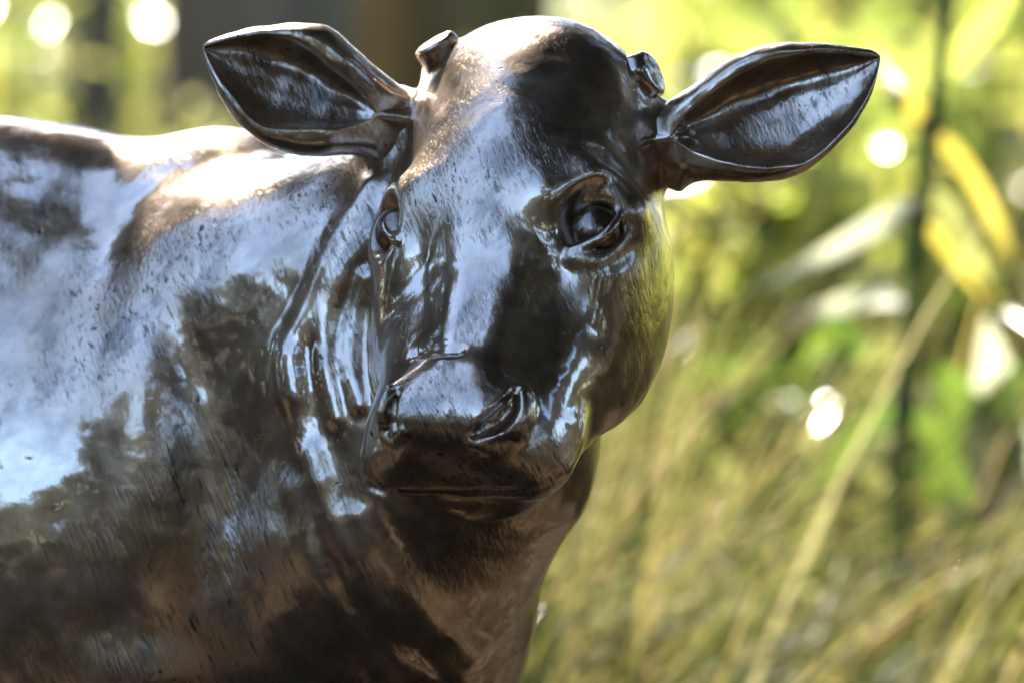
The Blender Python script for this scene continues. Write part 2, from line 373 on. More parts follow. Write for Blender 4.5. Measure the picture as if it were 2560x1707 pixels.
# ---------------------------------------------------------------- the calf
HF = nrm((-0.195, 0.80, 0.565))
HL = np.array((0.956, 0.035, 0.292)); HL = nrm(HL - HF * (HL @ HF))
HU = np.cross(HL, HF) * -1.0
if HU[2] < 0: HU = -HU
HR = np.array([HL, HF, HU])
HO = np.array((1188.0, 205.0, 40.0))
def H(l, f, u): return HO + HL * l + HF * f + HU * u


class TBox:                                    # rounded box whose width changes along its length
    def __init__(s, c, b, r, R, taper):
        s.c = np.asarray(c, float); s.b = np.asarray(b, float) - r; s.rr = r; s.R = R; s.t = taper
        e = np.abs(R.T) @ (s.b * np.array((1 + abs(taper), 1, 1)) + r); s.lo = s.c - e; s.hi = s.c + e
    def __call__(s, p):
        q = (p - s.c) @ s.R.T
        g = 1 + s.t * np.clip(q[:, 1] / s.b[1], -1.2, 1.2)
        q[:, 0] /= g
        q = np.abs(q) - s.b
        return np.linalg.norm(np.maximum(q, 0), axis=1) + np.minimum(q.max(1), 0) - s.rr
def spline(pts, n):                                # Catmull-Rom through points
    p = np.array(pts, float); p = np.vstack([2 * p[0] - p[1], p, 2 * p[-1] - p[-2]])
    m = len(p) - 3; out = []
    for x in np.linspace(0, m - 1e-6, n):
        i = int(x); t = x - i; a, b, c, d = p[i:i + 4]
        out.append(0.5 * (2 * b + (c - a) * t + (2 * a - 5 * b + 4 * c - d) * t * t + (3 * b - a - 3 * c + d) * t ** 3))
    return np.array(out)
def dense(pts, r, step=3):                         # more points along a chain
    n = (len(pts) - 1) * step + 1
    r = [r] * len(pts) if np.isscalar(r) else r
    return spline(pts, n), np.interp(np.linspace(0, 1, n), np.linspace(0, 1, len(r)), r)
def local(p): return HR @ (np.asarray(p) - HO)
def mirror(p, dl=0.0):
    q = local(p); return H(-q[0] + dl, q[1] - 4, q[2] - 40)


class UBox(TBox):                              # the same, its width changing from underside to top
    def __call__(s, p):
        q = (p - s.c) @ s.R.T
        q[:, 0] /= 1 + s.t * np.clip(q[:, 2] / s.b[2], -1.2, 1.2)
        q = np.abs(q) - s.b
        return np.linalg.norm(np.maximum(q, 0), axis=1) + np.minimum(q.max(1), 0) - s.rr
def tilt(R, a):                                # turn a head frame about its lateral axis
    c, s = math.cos(a), math.sin(a)
    return np.array([R[0], c * R[1] + s * R[2], c * R[2] - s * R[1]])

def eye_at(s): return H(219, 304, -130) if s > 0 else H(-254, 300, -158)

def build_ops():
    # --- body: barrel, shoulder, neck, legs
    barrel = [P(-1500, 1010, -1700), P(-1050, 1090, -1530), P(-500, 1190, -1310), P(-60, 1222, -1130), P(150, 1228, -1035), P(330, 1236, -950), P(540, 1180, -850)]
    add(Squash(Chain(*dense(barrel, [580, 775, 912, 942, 914, 872, 705], 5)), 0.69), 10)
    add(Chain(*dense([P(-1500, 640, -1680), P(-1000, 480, -1480), P(-500, 425, -1280), P(-60, 423, -1100), P(150, 446, -1005), P(330, 482, -925), P(480, 472, -860)],
              [150, 130, 124, 122, 120, 118, 118], 4)), 200)   # spine
    add(Ell(P(545, 546, -830), (250, 226, 200)), 170)          # withers
    add(Ell(P(450, 1080, -660), (205, 620, 370), rot_n(0.40)), 110)         # shoulder
    add(Ell(P(-1350, 930, -1590), (420, 560, 400)), 160)       # rump
    add(Chain([P(640, 690, -640), P(880, 600, -490), P(1130, 520, -330)], [325, 275, 250], 60), 90)   # neck
    add(Chain([P(640, 1520, -800), P(882, 1230, -540), P(1060, 1010, -395), P(1180, 800, -310)], [420, 375, 315, 225], 80), 90)   # throat and brisket
    add(Chain([P(690, 720, -590), P(830, 900, -490), P(960, 1030, -420)], [300, 300, 295], 60), 120)
    add(Ell(P(600, 960, -680), (210, 360, 330)), 110)
    add(Chain([P(500, 1900, -880), P(760, 1650, -800), P(900, 1450, -680)], [330, 325, 330], 60), 90)
    # --- legs: z is the height above the ground in metres
    def G(px, z, n):
        q = P(px, 784, n); q[1] = 784 - ((z - AIM[2]) / UNIT - math.sin(PITCH) * n) / math.cos(PITCH); return q
    def leg(pts, r): add(Chain(*dense(pts, r, 3)), 60)
    for dx, n0, front in ((330, -540, 1), (430, -1000, 1), (-1330, -1390, 0), (-1230, -1800, 0)):
        if front:
            leg([G(dx, 0.44, n0), G(dx + 25, 0.245, n0), G(dx + 5, 0.09, n0), G(dx + 20, 0.05, n0)], (190, 92, 62, 80))
            add(Ell(G(dx + 25, 0.245, n0), (90, 110, 90)), 30)
        else:
            leg([G(dx, 0.52, n0), G(dx + 150, 0.40, n0), G(dx - 120, 0.245, n0), G(dx - 90, 0.16, n0), G(dx - 60, 0.09, n0), G(dx - 30, 0.05, n0)], (330, 190, 88, 66, 62, 80))
        for s in (-1, 1):
            add(Chain([G(dx + 10, 0.05, n0 + s * 38), G(dx + 60, 0.018, n0 + s * 42)], (50, 58)), 16)
    add(Chain([P(-1880, 760, -1750), P(-1960, 1000, -1760), P(-1955, 1700, -1760), P(-1940, 1950, -1755)], (80, 55, 42, 70), 20), 60)  # tail
    # --- skull
    add(Ell(P(1515, 330, -200), (70, 98, 80)), 60); add(Ell(P(912, 288, -340), (70, 98, 80)), 60)   # roots of the ears
    add(Ell(H(-32, -86, -262), (285, 274, 258), HR), 70)
    add(Ell(H(-4, 160, -232), (262, 390, 215), HR), 90)
    for s in (-1, 1):
        add(Ell(H(s * 215, 300, -230), (85, 170, 140), HR), 60)          # orbit
        add(Ell(H(s * 226 + (-16 if s < 0 else -10), 300, -400), (112, 305, 236), HR), 80)        # cheek
        add(Ell(H(s * 152, 530, -350), (108, 240, 165), HR), 90)
        add(Chain([H(s * 88, 470, -278), H(s * 88, 770, -240)], (124, 103), 0), 66)
    add(TBox(H(0, 430, -170), (116, 440, 88), 78, tilt(HR, 0.01), -0.16), 56)    # nasal bone, flat on top
    add(Ell(P(1402, 204, -175), (72, 66, 66)), 44); add(Ell(P(1040, 162, -290), (70, 64, 66)), 44)   # skin round the horn buds
    add(Chain([H(0, 350, -530), H(0, 790, -365)], (165, 112), 0), 70)                        # lower jaw
    # muzzle: narrow over the nose, wide at the lips
    add(UBox(H(-14, 800, -222), (186, 112, 144), 84, HR, -0.27), 60)
    for s in (-1, 1):
        add(Ell(H(s * 148 - 18, 806, -285), (72, 100, 80), HR), 80)           # lips at the sides
        add(Ell(H(s * 116, 820, -118), (70, 74, 44), HR), 40)            # wing of the nostril
    for s in (-1, 1): add(Ell(H(s * 118 - 14, 670, -300), (98, 190, 125), HR), 90)
    add(Ell(H(-4, 806, -408), (158, 104, 96), HR), 26)                    # chin
    # brow ridges, sockets
    for s in (-1, 1):
        d = -12 if s < 0 else 0
        if s > 0: add(Ell(H(-6, 110, -222), (205, 270, 220), HR), 110)        # fullness of the forehead
        if s > 0: add(Chain([H(118, 250, -60), H(192, 205, -76), H(262, 232, -146)], (40, 50, 46), 10), 90)
        else: add(Chain([H(-190, 236, -108), H(-250, 250, -150), H(-276, 280, -190)], (40, 44, 36), 10), 110)
        cut(Ell(H(248, 304, -88), (74, 76, 72), HR), 60) if s > 0 else cut(Ell(H(-300, 298, -128), (62, 74, 66), HR), 36)
    base = list(OPS) + [(0, Ell(eye_at(s), (60, 62, 60), HR), 4) for s in (-1, 1)]
    def on(px, py, lift=0.0):
        q = surf(px, py, ops=base); q[2] += lift; return q
    # near eye: lower lid, a fold under it, the heavy upper lid
    add(Chain(*dense([on(1316, 574, 6), on(1348, 562, 10), on(1384, 545, 13), on(1412, 514, 10), on(1426, 484, 2)], (6, 9, 11, 11, 7))), 16)
    add(Chain(*dense([on(1322, 592, 0), on(1366, 592, 3), on(1412, 568, 3), on(1442, 520, 0), on(1448, 486, 0)], (4, 9, 10, 11, 7))), 36)
    add(Chain(*dense([on(1338, 474, -4), on(1362, 458, 5), on(1392, 454, 7), on(1420, 467, 5), on(1440, 496, 0)], (6, 14, 16, 14, 8))), 36)
    # far eye, seen past its brow
    add(Chain(*dense([on(878, 506, 2), on(884, 528, 5), on(898, 546, 6), on(914, 552, 2)], (4, 7, 8, 4))), 12)
    # wrinkles over the nose
    def groove(pts, r, k=10, lift=0.0):
        q, r = dense(pts, r); cut(Chain([on(x, y, lift) for x, y in q], r), k)
    def fold(pts, r, k=22, lift=0.0):
        q, r = dense(pts, r); add(Chain([on(x, y, lift) for x, y in q], r), k)
    groove([(955, 812), (1000, 806), (1050, 806)], (1, 3, 1), 30)
    # nostrils
    groove([(1186, 893), (1172, 930), (1140, 968), (1092, 1000)], (12, 25, 29, 17), 12, -2)
    groove([(1176, 912), (1160, 942), (1128, 972), (1100, 992)], (14, 28, 32, 18), 10, -44)
    fold([(1200, 905), (1206, 955), (1188, 1003), (1130, 1030), (1085, 1018)], (5, 8, 11, 10, 5), 26, -6)
    groove([(912, 898), (897, 930), (893, 965), (908, 998)], (9, 16, 18, 11), 10, -2)
    groove([(908, 905), (902, 935), (900, 970), (909, 990)], (8, 16, 18, 9), 8, -30)
    fold([(892, 893), (873, 945), (882, 995), (905, 1014), (925, 990)], (8, 10, 12, 11, 7), 14, 0)
    # mouth line
    groove([(850, 1118), (900, 1131), (1050, 1134), (1180, 1131), (1250, 1116), (1288, 1084)], (5, 9, 10, 10, 9, 5), 14, 6)
    # throat and neck folds
    fold([(852, 430), (780, 560), (715, 715), (668, 815), (672, 900)], (8, 16, 19, 18, 10), 60, -8)
    fold([(846, 540), (790, 640), (752, 740), (752, 850), (775, 960)], (8, 19, 22, 20, 8), 44, -6)
    fold([(838, 640), (812, 740), (806, 840), (826, 930)], (12, 20, 20, 14), 30, -4)
    fold([(672, 830), (682, 920), (700, 1010), (726, 1100)], (8, 14, 10, 2), 60, -12)
    fold([(720, 1050), (770, 1200), (850, 1340), (960, 1470), (1060, 1568)], (2, 12, 15, 13, 6), 70, -14)
    fold([(690, 1130), (720, 1270), (790, 1420), (880, 1560)], (2, 12, 14, 8), 70, -14)
    fold([(830, 1190), (890, 1300), (980, 1410), (1080, 1500)], (2, 11, 12, 4), 70, -13)
build_ops()

def resample(pts, n):
    p = np.array(pts, float); d = np.r_[0, np.cumsum(np.linalg.norm(np.diff(p, axis=0), axis=1))]; d /= d[-1]
    u = np.linspace(0, 1, n)
    k = np.stack([np.interp(u, d, p[:, i]) for i in range(p.shape[1])], 1)
    for _ in range(2):
        k[1:-1] = (k[:-2] + 2 * k[1:-1] + k[2:]) / 4
    return k
EAR_R = dict(
 ST=[(1523,236),(1565,208),(1625,170),(1679,129),(1731,107),(1797,95),(1898,98),(1980,106),(2016,114),(2028,128)],
 SB=[(1562,446),(1584,421),(1611,414),(1679,415),(1748,419),(1802,411),(1857,389),(1912,345),(1966,287),(2002,225),(2021,170),(2028,136)],
 RT=[(1543,312),(1570,265),(1625,219),(1679,175),(1775,129),(1871,117),(1953,120),(2016,129),(2025,131)],
 RB=[(1547,318),(1597,348),(1679,374),(1761,384),(1843,379),(1898,342),(1953,285),(1990,233),(2015,178),(2026,136)],
 n=[-150,-90,-60,-60,-80], root=(-1,0.12,-0.25))
EAR_L = dict(
 ST=[(903,180),(863,149),(816,107),(781,74),(746,53),(699,49),(652,53),(582,60),(535,72),(488,84),(464,100)],
 SB=[(872,388),(851,367),(816,355),(781,355),(734,361.5),(675,356),(628.5,342),(586,320.5),(553,290),(523,253),(495,206),(476,163),(464,120)],
 RT=[(865,257),(839,222),(793,182),(746,140),(711,108),(664,82),(605,77),(535,84),(480,101),(467,106)],
 RB=[(861,264),(828,284),(769,294),(675,296),(605,290),(570,268),(535,223),(508,190),(484,155),(468,118)],
 n=[-290,-230,-200,-200,-220], root=(1,0.12,-0.2))
def ear_geo(E, nu=44, ni=25, no=29):
    ST, SB, RT, RB = (resample(E[k], nu) for k in ('ST', 'SB', 'RT', 'RB'))
    nn = np.interp(np.linspace(0, 1, nu), np.linspace(0, 1, len(E['n'])), E['n'])
    loops = []
    for i in range(nu):
        u = i / (nu - 1)
        W = np.linalg.norm(ST[i] - SB[i]) / 2; w = np.linalg.norm(RT[i] - RB[i]) / 2
        b = 0.14 * W + 44 * (1 - u) ** 3
        n0 = nn[i]
        def q(xy, dn): return np.array([xy[0], xy[1], n0 + dn])
        mid = lambda t: RT[i] * (1 - t) + RB[i] * t
        dp = w * min(1.0, u / 0.10) * (0.86 + 0.22 * (1 - u))
        rb = 0.02 * math.sin(7 * u + 1.0)
        prof = [(0, 0.0), (0.035, -0.26), (0.09, -0.66), (0.18, -0.93), (0.30, -1.0), (0.42, -0.90 - rb), (0.52, -0.80 + rb), (0.63, -0.72 - rb * 0.6), (0.75, -0.60 + rb * 0.6), (0.87, -0.40), (0.955, -0.16), (1, 0)]
        inner = spline([q(mid(t), b * (1 - 0.0) + d * dp) for t, d in prof], ni)
        C = (ST[i] + SB[i]) / 2
        o = [q(RB[i], b), q(RB[i] * 0.35 + SB[i] * 0.65, b * 0.85 - 0.02 * W), q(SB[i], -0.22 * W), q(C * 0.4 + SB[i] * 0.6, -0.80 * W), q(C, -1.04 * W), q(C * 0.4 + ST[i] * 0.6, -0.86 * W), q(ST[i], -0.26 * W), q(RT[i] * 0.35 + ST[i] * 0.65, b * 0.85 - 0.02 * W), q(RT[i], b)]
        outer = spline(o, no)
        loops.append(np.vstack([inner[:-1], outer[:-1]]))
    L0 = loops[0]; c = L0.mean(0); pre = []
    rd = np.array(E['root'], float)
    for j, (d, sc) in enumerate(((130, 1.25), (85, 1.10), (40, 1.02))):
        q0 = L0.copy()
        for _ in range(60): q0 = (np.roll(q0, 1, 0) + 2 * q0 + np.roll(q0, -1, 0)) / 4
        q0 = c + (q0 - c) * 1.12; mixk = (1.0, 0.9, 0.6)[j]
        pre.append(c + ((q0 - c) * mixk + (L0 - c) * (1 - mixk)) * sc + rd * d)
    loops = pre + loops
    A = np.array(loops); nl, m = A.shape[:2]
    V = A.reshape(-1, 3)
    k = (DU - V[:, 2]) / DU                      # picture scale at that depth
    V = np.stack([1176 + (V[:, 0] - 1176) * k, 784 + (V[:, 1] - 784) * k, V[:, 2]], 1)
    Q = [(i * m + j, i * m + (j + 1) % m, (i + 1) * m + (j + 1) % m, (i + 1) * m + j) for i in range(nl - 1) for j in range(m)]
    tip = len(V); V = np.vstack([V, V[-m:].mean(0)])
    T = [((nl - 1) * m + j, (nl - 1) * m + (j + 1) % m, tip) for j in range(m)]
    return V, Q + T
def horn_geo(base, tip, r, seed, flat=0.8):
    rnd = np.random.RandomState(seed)
    base, tip = np.array(base, float), np.array(tip, float); ax = nrm(tip - base)
    a = nrm(np.cross(ax, (0.2, 0.3, 1))); b = np.cross(ax, a); L = np.linalg.norm(tip - base)
    V = []; m = 28; ph = rnd.rand(8) * 6.28
    prof = [(-0.6, 1.5), (-0.2, 1.22), (0.1, 1.04), (0.35, 0.97), (0.6, 0.97), (0.82, 0.96), (0.93, 0.90), (0.985, 0.78), (1.0, 0.5), (1.005, 0.02)]
    for t, s in prof:
        for j in range(m):
            th = 2 * math.pi * j / m
            rr = r * s * (1 + 0.05 * math.sin(3 * th + ph[0] + 3 * t) + 0.035 * math.sin(5 * th + ph[1] - 6 * t) + 0.02 * math.sin(9 * th + ph[2] + 9 * t))
            V.append(base + ax * (L * t + (0.16 * r * s * math.sin(th + ph[3]) if t > 0.5 else 0)) + (a * math.cos(th) + b * math.sin(th) * flat) * rr)
    n = len(prof)
    Q = [(i * m + j, i * m + (j + 1) % m, (i + 1) * m + (j + 1) % m, (i + 1) * m + j) for i in range(n - 1) for j in range(m)]
    return np.array(V), Q
HORN_L = (P(1040, 168, -260), P(992, 92, -222), 56, 3)
HORN_R = (P(1390, 212, -190), P(1503, 160, -150), 64, 5)
def eye_geo(s):
    c = eye_at(s); V = []; m = 32; n = 17
    for i in range(n):
        a = math.pi * i / (n - 1)
        for j in range(m):
            t = 2 * math.pi * j / m
            V.append(c + HL * (60 * math.cos(a)) + HF * (62 * math.sin(a) * math.cos(t)) + HU * (60 * math.sin(a) * math.sin(t)))
    return np.array(V), [(i * m + j, i * m + (j + 1) % m, (i + 1) * m + (j + 1) % m, (i + 1) * m + j) for i in range(n - 1) for j in range(m)]
def axis(fine0, fine1, hf, lo, hi, hc):
    a = list(np.arange(fine0, fine1 + 1, hf)); s = hf
    x = a[-1]; b = []
    h = hf
    while x < hi:
        h = min(h * 1.25, hc); x += h; b.append(x)
    x = a[0]; c = []; h = hf
    while x > lo:
        h = min(h * 1.25, hc); x -= h; c.append(x)
    return np.array(c[::-1] + a + b)
def surface_nets(xs, ys, zs):
    nx, ny, nz = len(xs), len(ys), len(zs)
    F = np.empty((nx, ny, nz), np.float32)
    Y, Z = np.meshgrid(ys, zs, indexing='ij')
    yz = np.stack([Y.ravel(), Z.ravel()], 1)
    for i0 in range(0, nx, 8):                                # slabs, so that primitives are culled
        xx = xs[i0:i0 + 8]
        p = np.empty((len(xx), len(yz), 3)); p[:, :, 0] = xx[:, None]; p[:, :, 1:] = yz[None]
        F[i0:i0 + 8] = field(p.reshape(-1, 3)).reshape(len(xx), ny, nz)
    S = F < 0
    c = np.zeros((nx - 1, ny - 1, nz - 1), np.int8)
    for a in (0, 1):
        for b in (0, 1):
            for d in (0, 1):
                c += S[a:nx - 1 + a, b:ny - 1 + b, d:nz - 1 + d]
    act = (c > 0) & (c < 8)
    idx = np.full(act.shape, -1, np.int64); I, J, K = np.nonzero(act)
    idx[I, J, K] = np.arange(len(I))
    acc = np.zeros((len(I), 3)); cnt = np.zeros(len(I))
    offs = [(a, b, d) for a in (0, 1) for b in (0, 1) for d in (0, 1)]
    for o in offs:
        for ax in range(3):
            if o[ax]: continue
            q = list(o); q[ax] = 1
            f0 = F[I + o[0], J + o[1], K + o[2]]; f1 = F[I + q[0], J + q[1], K + q[2]]
            m = (f0 < 0) != (f1 < 0)
            t = np.where(m, f0 / np.where(m, f0 - f1, 1), 0)
            p0 = np.stack([xs[I + o[0]], ys[J + o[1]], zs[K + o[2]]], 1); p1 = np.stack([xs[I + q[0]], ys[J + q[1]], zs[K + q[2]]], 1)
            acc += np.where(m[:, None], p0 + (p1 - p0) * t[:, None], 0); cnt += m
    V = acc / cnt[:, None]
    quads = []
    s = S.astype(np.int8)
    for ax in range(3):
        d = np.diff(s, axis=ax)
        e = np.nonzero(d); sg = d[e]
        b, cc = [(1, 2), (2, 0), (0, 1)][ax]
        ok = (e[b] > 0) & (e[cc] > 0) & (e[b] < S.shape[b] - 1) & (e[cc] < S.shape[cc] - 1)
        e = [x[ok] for x in e]; sg = sg[ok]
        def at(db, dc):
            q = [x.copy() for x in e]; q[b] = q[b] - db; q[cc] = q[cc] - dc
            return idx[q[0], q[1], q[2]]
        Q = np.stack([at(1, 1), at(0, 1), at(0, 0), at(1, 0)], 1)
        Q[sg > 0] = Q[sg > 0][:, ::-1]
        quads.append(Q)
    return V, np.concatenate(quads)
def project(V, it=3):
    for _ in range(it):
        f, g = grad(V)
        st = f[:, None] * g / np.maximum((g * g).sum(1), 0.15)[:, None]
        l = np.linalg.norm(st, axis=1)
        V = V - st * np.minimum(1, 12 / np.maximum(l, 1e-9))[:, None]
    return V
def subdivide(V, Q):
    E = np.concatenate([Q[:, [i, (i + 1) % 4]] for i in range(4)]); E.sort(1)
    key = E[:, 0] * (len(V) + 1) + E[:, 1]
    u, first, inv = np.unique(key, return_index=True, return_inverse=True)
    n = len(V); m = len(Q)
    mid = V[E[first]].mean(1); cen = V[Q].mean(1)
    em = [n + inv[i * m:(i + 1) * m] for i in range(4)]; fc = n + len(u) + np.arange(m)
    out = np.concatenate([np.stack([Q[:, i], em[i], fc, em[i - 1]], 1) for i in range(4)])
    return np.concatenate([V, mid, cen]), out

def vnoise(p, scale, seed=0):                    # smooth value noise, about -1 .. 1
    q = p / scale; i = np.floor(q).astype(np.int64); f = q - i; f = f * f * f * (f * (f * 6 - 15) + 10)
    def hsh(a, b, c):
        h = (a * 374761393 + b * 668265263 + c * 2147483647 + seed * 974634777) & 0x7fffffff
        h = ((h ^ (h >> 13)) * 1274126177) & 0x7fffffff
        return ((h ^ (h >> 16)) & 0xffff) / 32767.5 - 1
    r = 0
    for a in (0, 1):
        for b in (0, 1):
            for c in (0, 1):
                w = (f[:, 0] if a else 1 - f[:, 0]) * (f[:, 1] if b else 1 - f[:, 1]) * (f[:, 2] if c else 1 - f[:, 2])
                r = r + w * hsh(i[:, 0] + a, i[:, 1] + b, i[:, 2] + c)
    return r
def hand_modelled(V, Nn, amt=1.0):               # the small unevenness left by the sculptor's tools
    rough = np.clip(vnoise(V, 150, 3) * 1.6 + 0.35, 0, 1)
    d = 2.3 * vnoise(V, 120, 1) + 1.2 * vnoise(V, 52, 2) + rough * (0.55 * vnoise(V, 26, 4) + 0.25 * vnoise(V, 13, 5))
    return V + Nn * (d * amt)[:, None]
# ================================================================ the bronze calf
FW = np.array((0, math.cos(PITCH), -math.sin(PITCH))); UP = np.array((0, math.sin(PITCH), math.cos(PITCH)))
def to_world(V):
    V = np.asarray(V, float)
    return np.array(AIM) + np.outer((V[:, 0] - 1176) * UNIT, (1, 0, 0)) + np.outer((784 - V[:, 1]) * UNIT, UP) - np.outer(V[:, 2] * UNIT, FW)
H_FINE = 10 if 'H_OVERRIDE' not in globals() else H_OVERRIDE
SV, SQ = surface_nets(axis(610, 1640, H_FINE, -2300, 2250, 36), axis(0, 1300, H_FINE, -60, 3300, 36), axis(-420, 640, H_FINE, -1800, 900, 36))
SV, SQ = subdivide(SV, SQ); SV = project(SV, 3)
_, SG = grad(SV); SV = hand_modelled(SV, SG / np.maximum(np.linalg.norm(SG, axis=1), 1e-6)[:, None])
base_at = np.array((0.0, 0.19, 0.0))
calf = empty('calf_statue', base_at); tag(calf, 'glossy brown bronze calf statue with its head turned to face the viewer', 'statue')
obj('body', to_world(SV) - base_at, SQ, BRONZE, calf, True)
def rough_up(V, a):                              # the same tool marks on the parts
    return V + a * np.stack([0.7 * vnoise(V, 44, 20 + i) + 0.35 * vnoise(V, 16, 30 + i) for i in range(3)], 1) if a else V
def bronze_part(name, geo, sub=1, mat=None):
    V, Q = geo
    V = rough_up(V, 4.5 if name == 'horn' else 3.0 if name == 'ear' else 0)
    o = obj(name, to_world(V) - base_at, Q, mat or BRONZE, calf, True)
    if sub:
        m = o.modifiers.new('s', 'SUBSURF'); m.levels = m.render_levels = sub
    return o
for E in (EAR_R, EAR_L): bronze_part('ear', ear_geo(E))
for h in (HORN_L, HORN_R): bronze_part('horn', horn_geo(*h))
for s in (1, -1): bronze_part('eye', eye_geo(s), 0, BRONZE_SHADED)
# ================================================================ planting behind the calf
def at(px, py, y):                               # a spot Y metres behind the calf, seen at that place of a 2560 x 1707 picture
    k = (CAM_DIST + y) / CAM_DIST * 0.7526 / 2560
    return np.array(((px - 1280) * k, y, AIM[2] - y * math.tan(PITCH) + (853 - py) * k))
def strap(path, width, rng, fold=0.25):          # a long blade, folded along its midrib
    p = spline(path, 14); n = len(p); V = []
    t = np.gradient(p, axis=0); t /= np.linalg.norm(t, axis=1)[:, None]
    s = np.cross(t, (0.15, -0.9, 0.35)); s /= np.linalg.norm(s, axis=1)[:, None]; up = np.cross(s, t)
    for i in range(n):
        u = i / (n - 1); w = width * 0.5 * (min(1, 0.35 + u * 4) * (1 - u ** 3) + 0.02)
        V += [p[i] - s[i] * w + up[i] * w * fold, p[i], p[i] + s[i] * w + up[i] * w * fold]
    F = [(i * 3 + j, i * 3 + j + 1, i * 3 + j + 4, i * 3 + j + 3) for i in range(n - 1) for j in (0, 1)]
    return np.array(V), F
def garden():
    r = np.random.RandomState(21)
    # --- trees beyond: only their trunks stand in the picture
    def tall_tree(name, px, y, rad, mat, label, lean=0.0, h=13.0, cr=3.2, n=5200):
        b = at(px, 400, y); e = empty(name, (b[0], y, 0)); tag(e, label, 'tree', 'trees beyond the shrubs')
        path = [(lean * z / 3 + 0.03 * math.sin(z * 1.7 + px), 0.04 * math.cos(z * 1.3), z) for z in (-0.05, 0.12, 0.35, 0.7, 1.2, 2, 3.5, 6, 9, h)]
        V, F = tube(path, [rad * k for k in (1.45, 1.22, 1.08, 1.02, 1, 0.97, 0.9, 0.75, 0.55, 0.2)], 20)
        V = V + r.normal(size=V.shape) * rad * 0.025
        obj('trunk', V, F, mat, e, True)
        cl = [((lean * h / 3 + cr * r.uniform(-0.7, 0.7), cr * r.uniform(-0.7, 0.7), h + r.uniform(-1.4, 2.4)), np.array((1.4, 1.4, 0.8)) * r.uniform(0.7, 1.2)) for _ in range(12)]
        V, F = leaf_quads(clump_points(n, cl, r), 0.30, rng=r, elong=1.8); obj('crown', V, F, LEAF_TREE, e)
    tall_tree('tree', 255, 8.2, 0.055, BARK_GREY, 'slim grey brown trunk standing in the shrubs at the upper left', 0.02, 12.0, 2.2, 2600)
    tall_tree('tree', 640, 8.4, 0.17, BARK_GREY, 'broad grey trunk behind the calf\'s left-hand ear', -0.03)
    tall_tree('tree', 1110, 8.8, 0.215, BARK_BROWN, 'thick olive brown trunk behind the left-hand horn bud', 0.02, 13.5)
    # --- grass: leaning dry blades on the right
    parts_v, parts_f, k = [], [], 0
    def blades(n, x0, x1, y0, y1, l0, l1, lean, w, tufts=0):
        nonlocal k
        x = r.uniform(x0, x1, n); y = r.uniform(y0, y1, n); L = r.uniform(l0, l1, n); az = r.normal(lean[0], lean[1], n); bend = r.uniform(0.1, 0.9, n); el = r.normal(lean[2], 0.2, n)
        W = r.uniform(0.6, 1.3, n) * w; yaw = r.uniform(-0.9, 0.9, n); seg = 6
        if tufts:                                  # tussocks, each with its own lean
            c = r.randint(0, tufts, n); x = r.uniform(x0, x1, tufts)[c] + 0.05 * r.normal(size=n); y = r.uniform(y0, y1, tufts)[c] + 0.05 * r.normal(size=n)
            el = el + 0.22 * r.normal(size=tufts)[c]; az = az + 0.5 * r.normal(size=tufts)[c]
        p = np.stack([x, y, np.zeros(n)], 1); V = []
        sd = np.stack([np.cos(yaw), np.sin(yaw), np.zeros(n)], 1)
        for i in range(seg):
            t = i / (seg - 1); ww = (W * (1 - t ** 2.2) * 0.5 + 0.0004)[:, None]
            V += [p - sd * ww, p + sd * ww]
            e = np.clip(el - bend * t, -0.5, 1.5); st = (L / (seg - 1))[:, None]
            p = p + st * np.stack([np.cos(e) * np.cos(az), np.cos(e) * np.sin(az), np.sin(e)], 1)
        V = np.stack(V, 1)
        base = np.arange(n)[:, None] * (2 * seg)
        F = np.concatenate([base + np.array([[2 * i, 2 * i + 1, 2 * i + 3, 2 * i + 2]]) for i in range(seg - 1)]) + k
        parts_v.append(V.reshape(-1, 3)); parts_f.append(F); k += n * 2 * seg
    blades(1900, -0.8, 1.3, 1.9, 3.1, 0.45, 0.92, (0.0, 0.35, 0.85), 0.0062, 95)
    blades(1700, -0.9, 1.6, 2.8, 5.2, 0.4, 0.85, (0.1, 0.8, 1.0), 0.0078, 130)
    blades(1000, -2.4, 2.2, 5.0, 10.0, 0.2, 0.6, (0.2, 1.4, 1.2), 0.014, 120)
    blades(2600, 1.2, 7.0, 0.3, 7.0, 0.4, 0.85, (0.1, 0.9, 1.1), 0.016)     # the same bank going on to the right
    gv, gf = list(parts_v), list(parts_f); parts_v.clear(); parts_f.clear(); k = 0
    blades(7000, -5.5, 5.5, 9.0, 30.0, 0.3, 0.65, (0.2, 1.6, 1.25), 0.035, 500)
    tag(obj('meadow_grass', np.vstack(parts_v), np.concatenate(parts_f), LEAF_GREEN), kind='stuff')
    parts_v.clear(); parts_f.clear(); k = 0
    blades(3600, 1.9, 9.0, 2.2, 10.0, 0.8, 1.6, (0.1, 1.0, 1.25), 0.03, 200)
    tag(obj('bank_grass', np.vstack(parts_v), np.concatenate(parts_f), LEAF_LIGHT), kind='stuff')
    parts_v, parts_f = gv, gf
    tag(obj('grass', np.vstack(parts_v), np.concatenate(parts_f), GRASS), kind='stuff')
    # --- sunlit undergrowth closing the view
    cl = [((x, 13.5 + 1.2 * r.rand(), z), np.array((0.7, 0.35, 0.3))) for x in np.linspace(-4, 4, 15) for z in (0.15, 0.55, 0.95, 1.35)]
    V, F = leaf_quads(clump_points(2600, cl, r), 0.2, rng=r, elong=2.0); tag(obj('undergrowth', V, F, LEAF_LIGHT), kind='stuff')
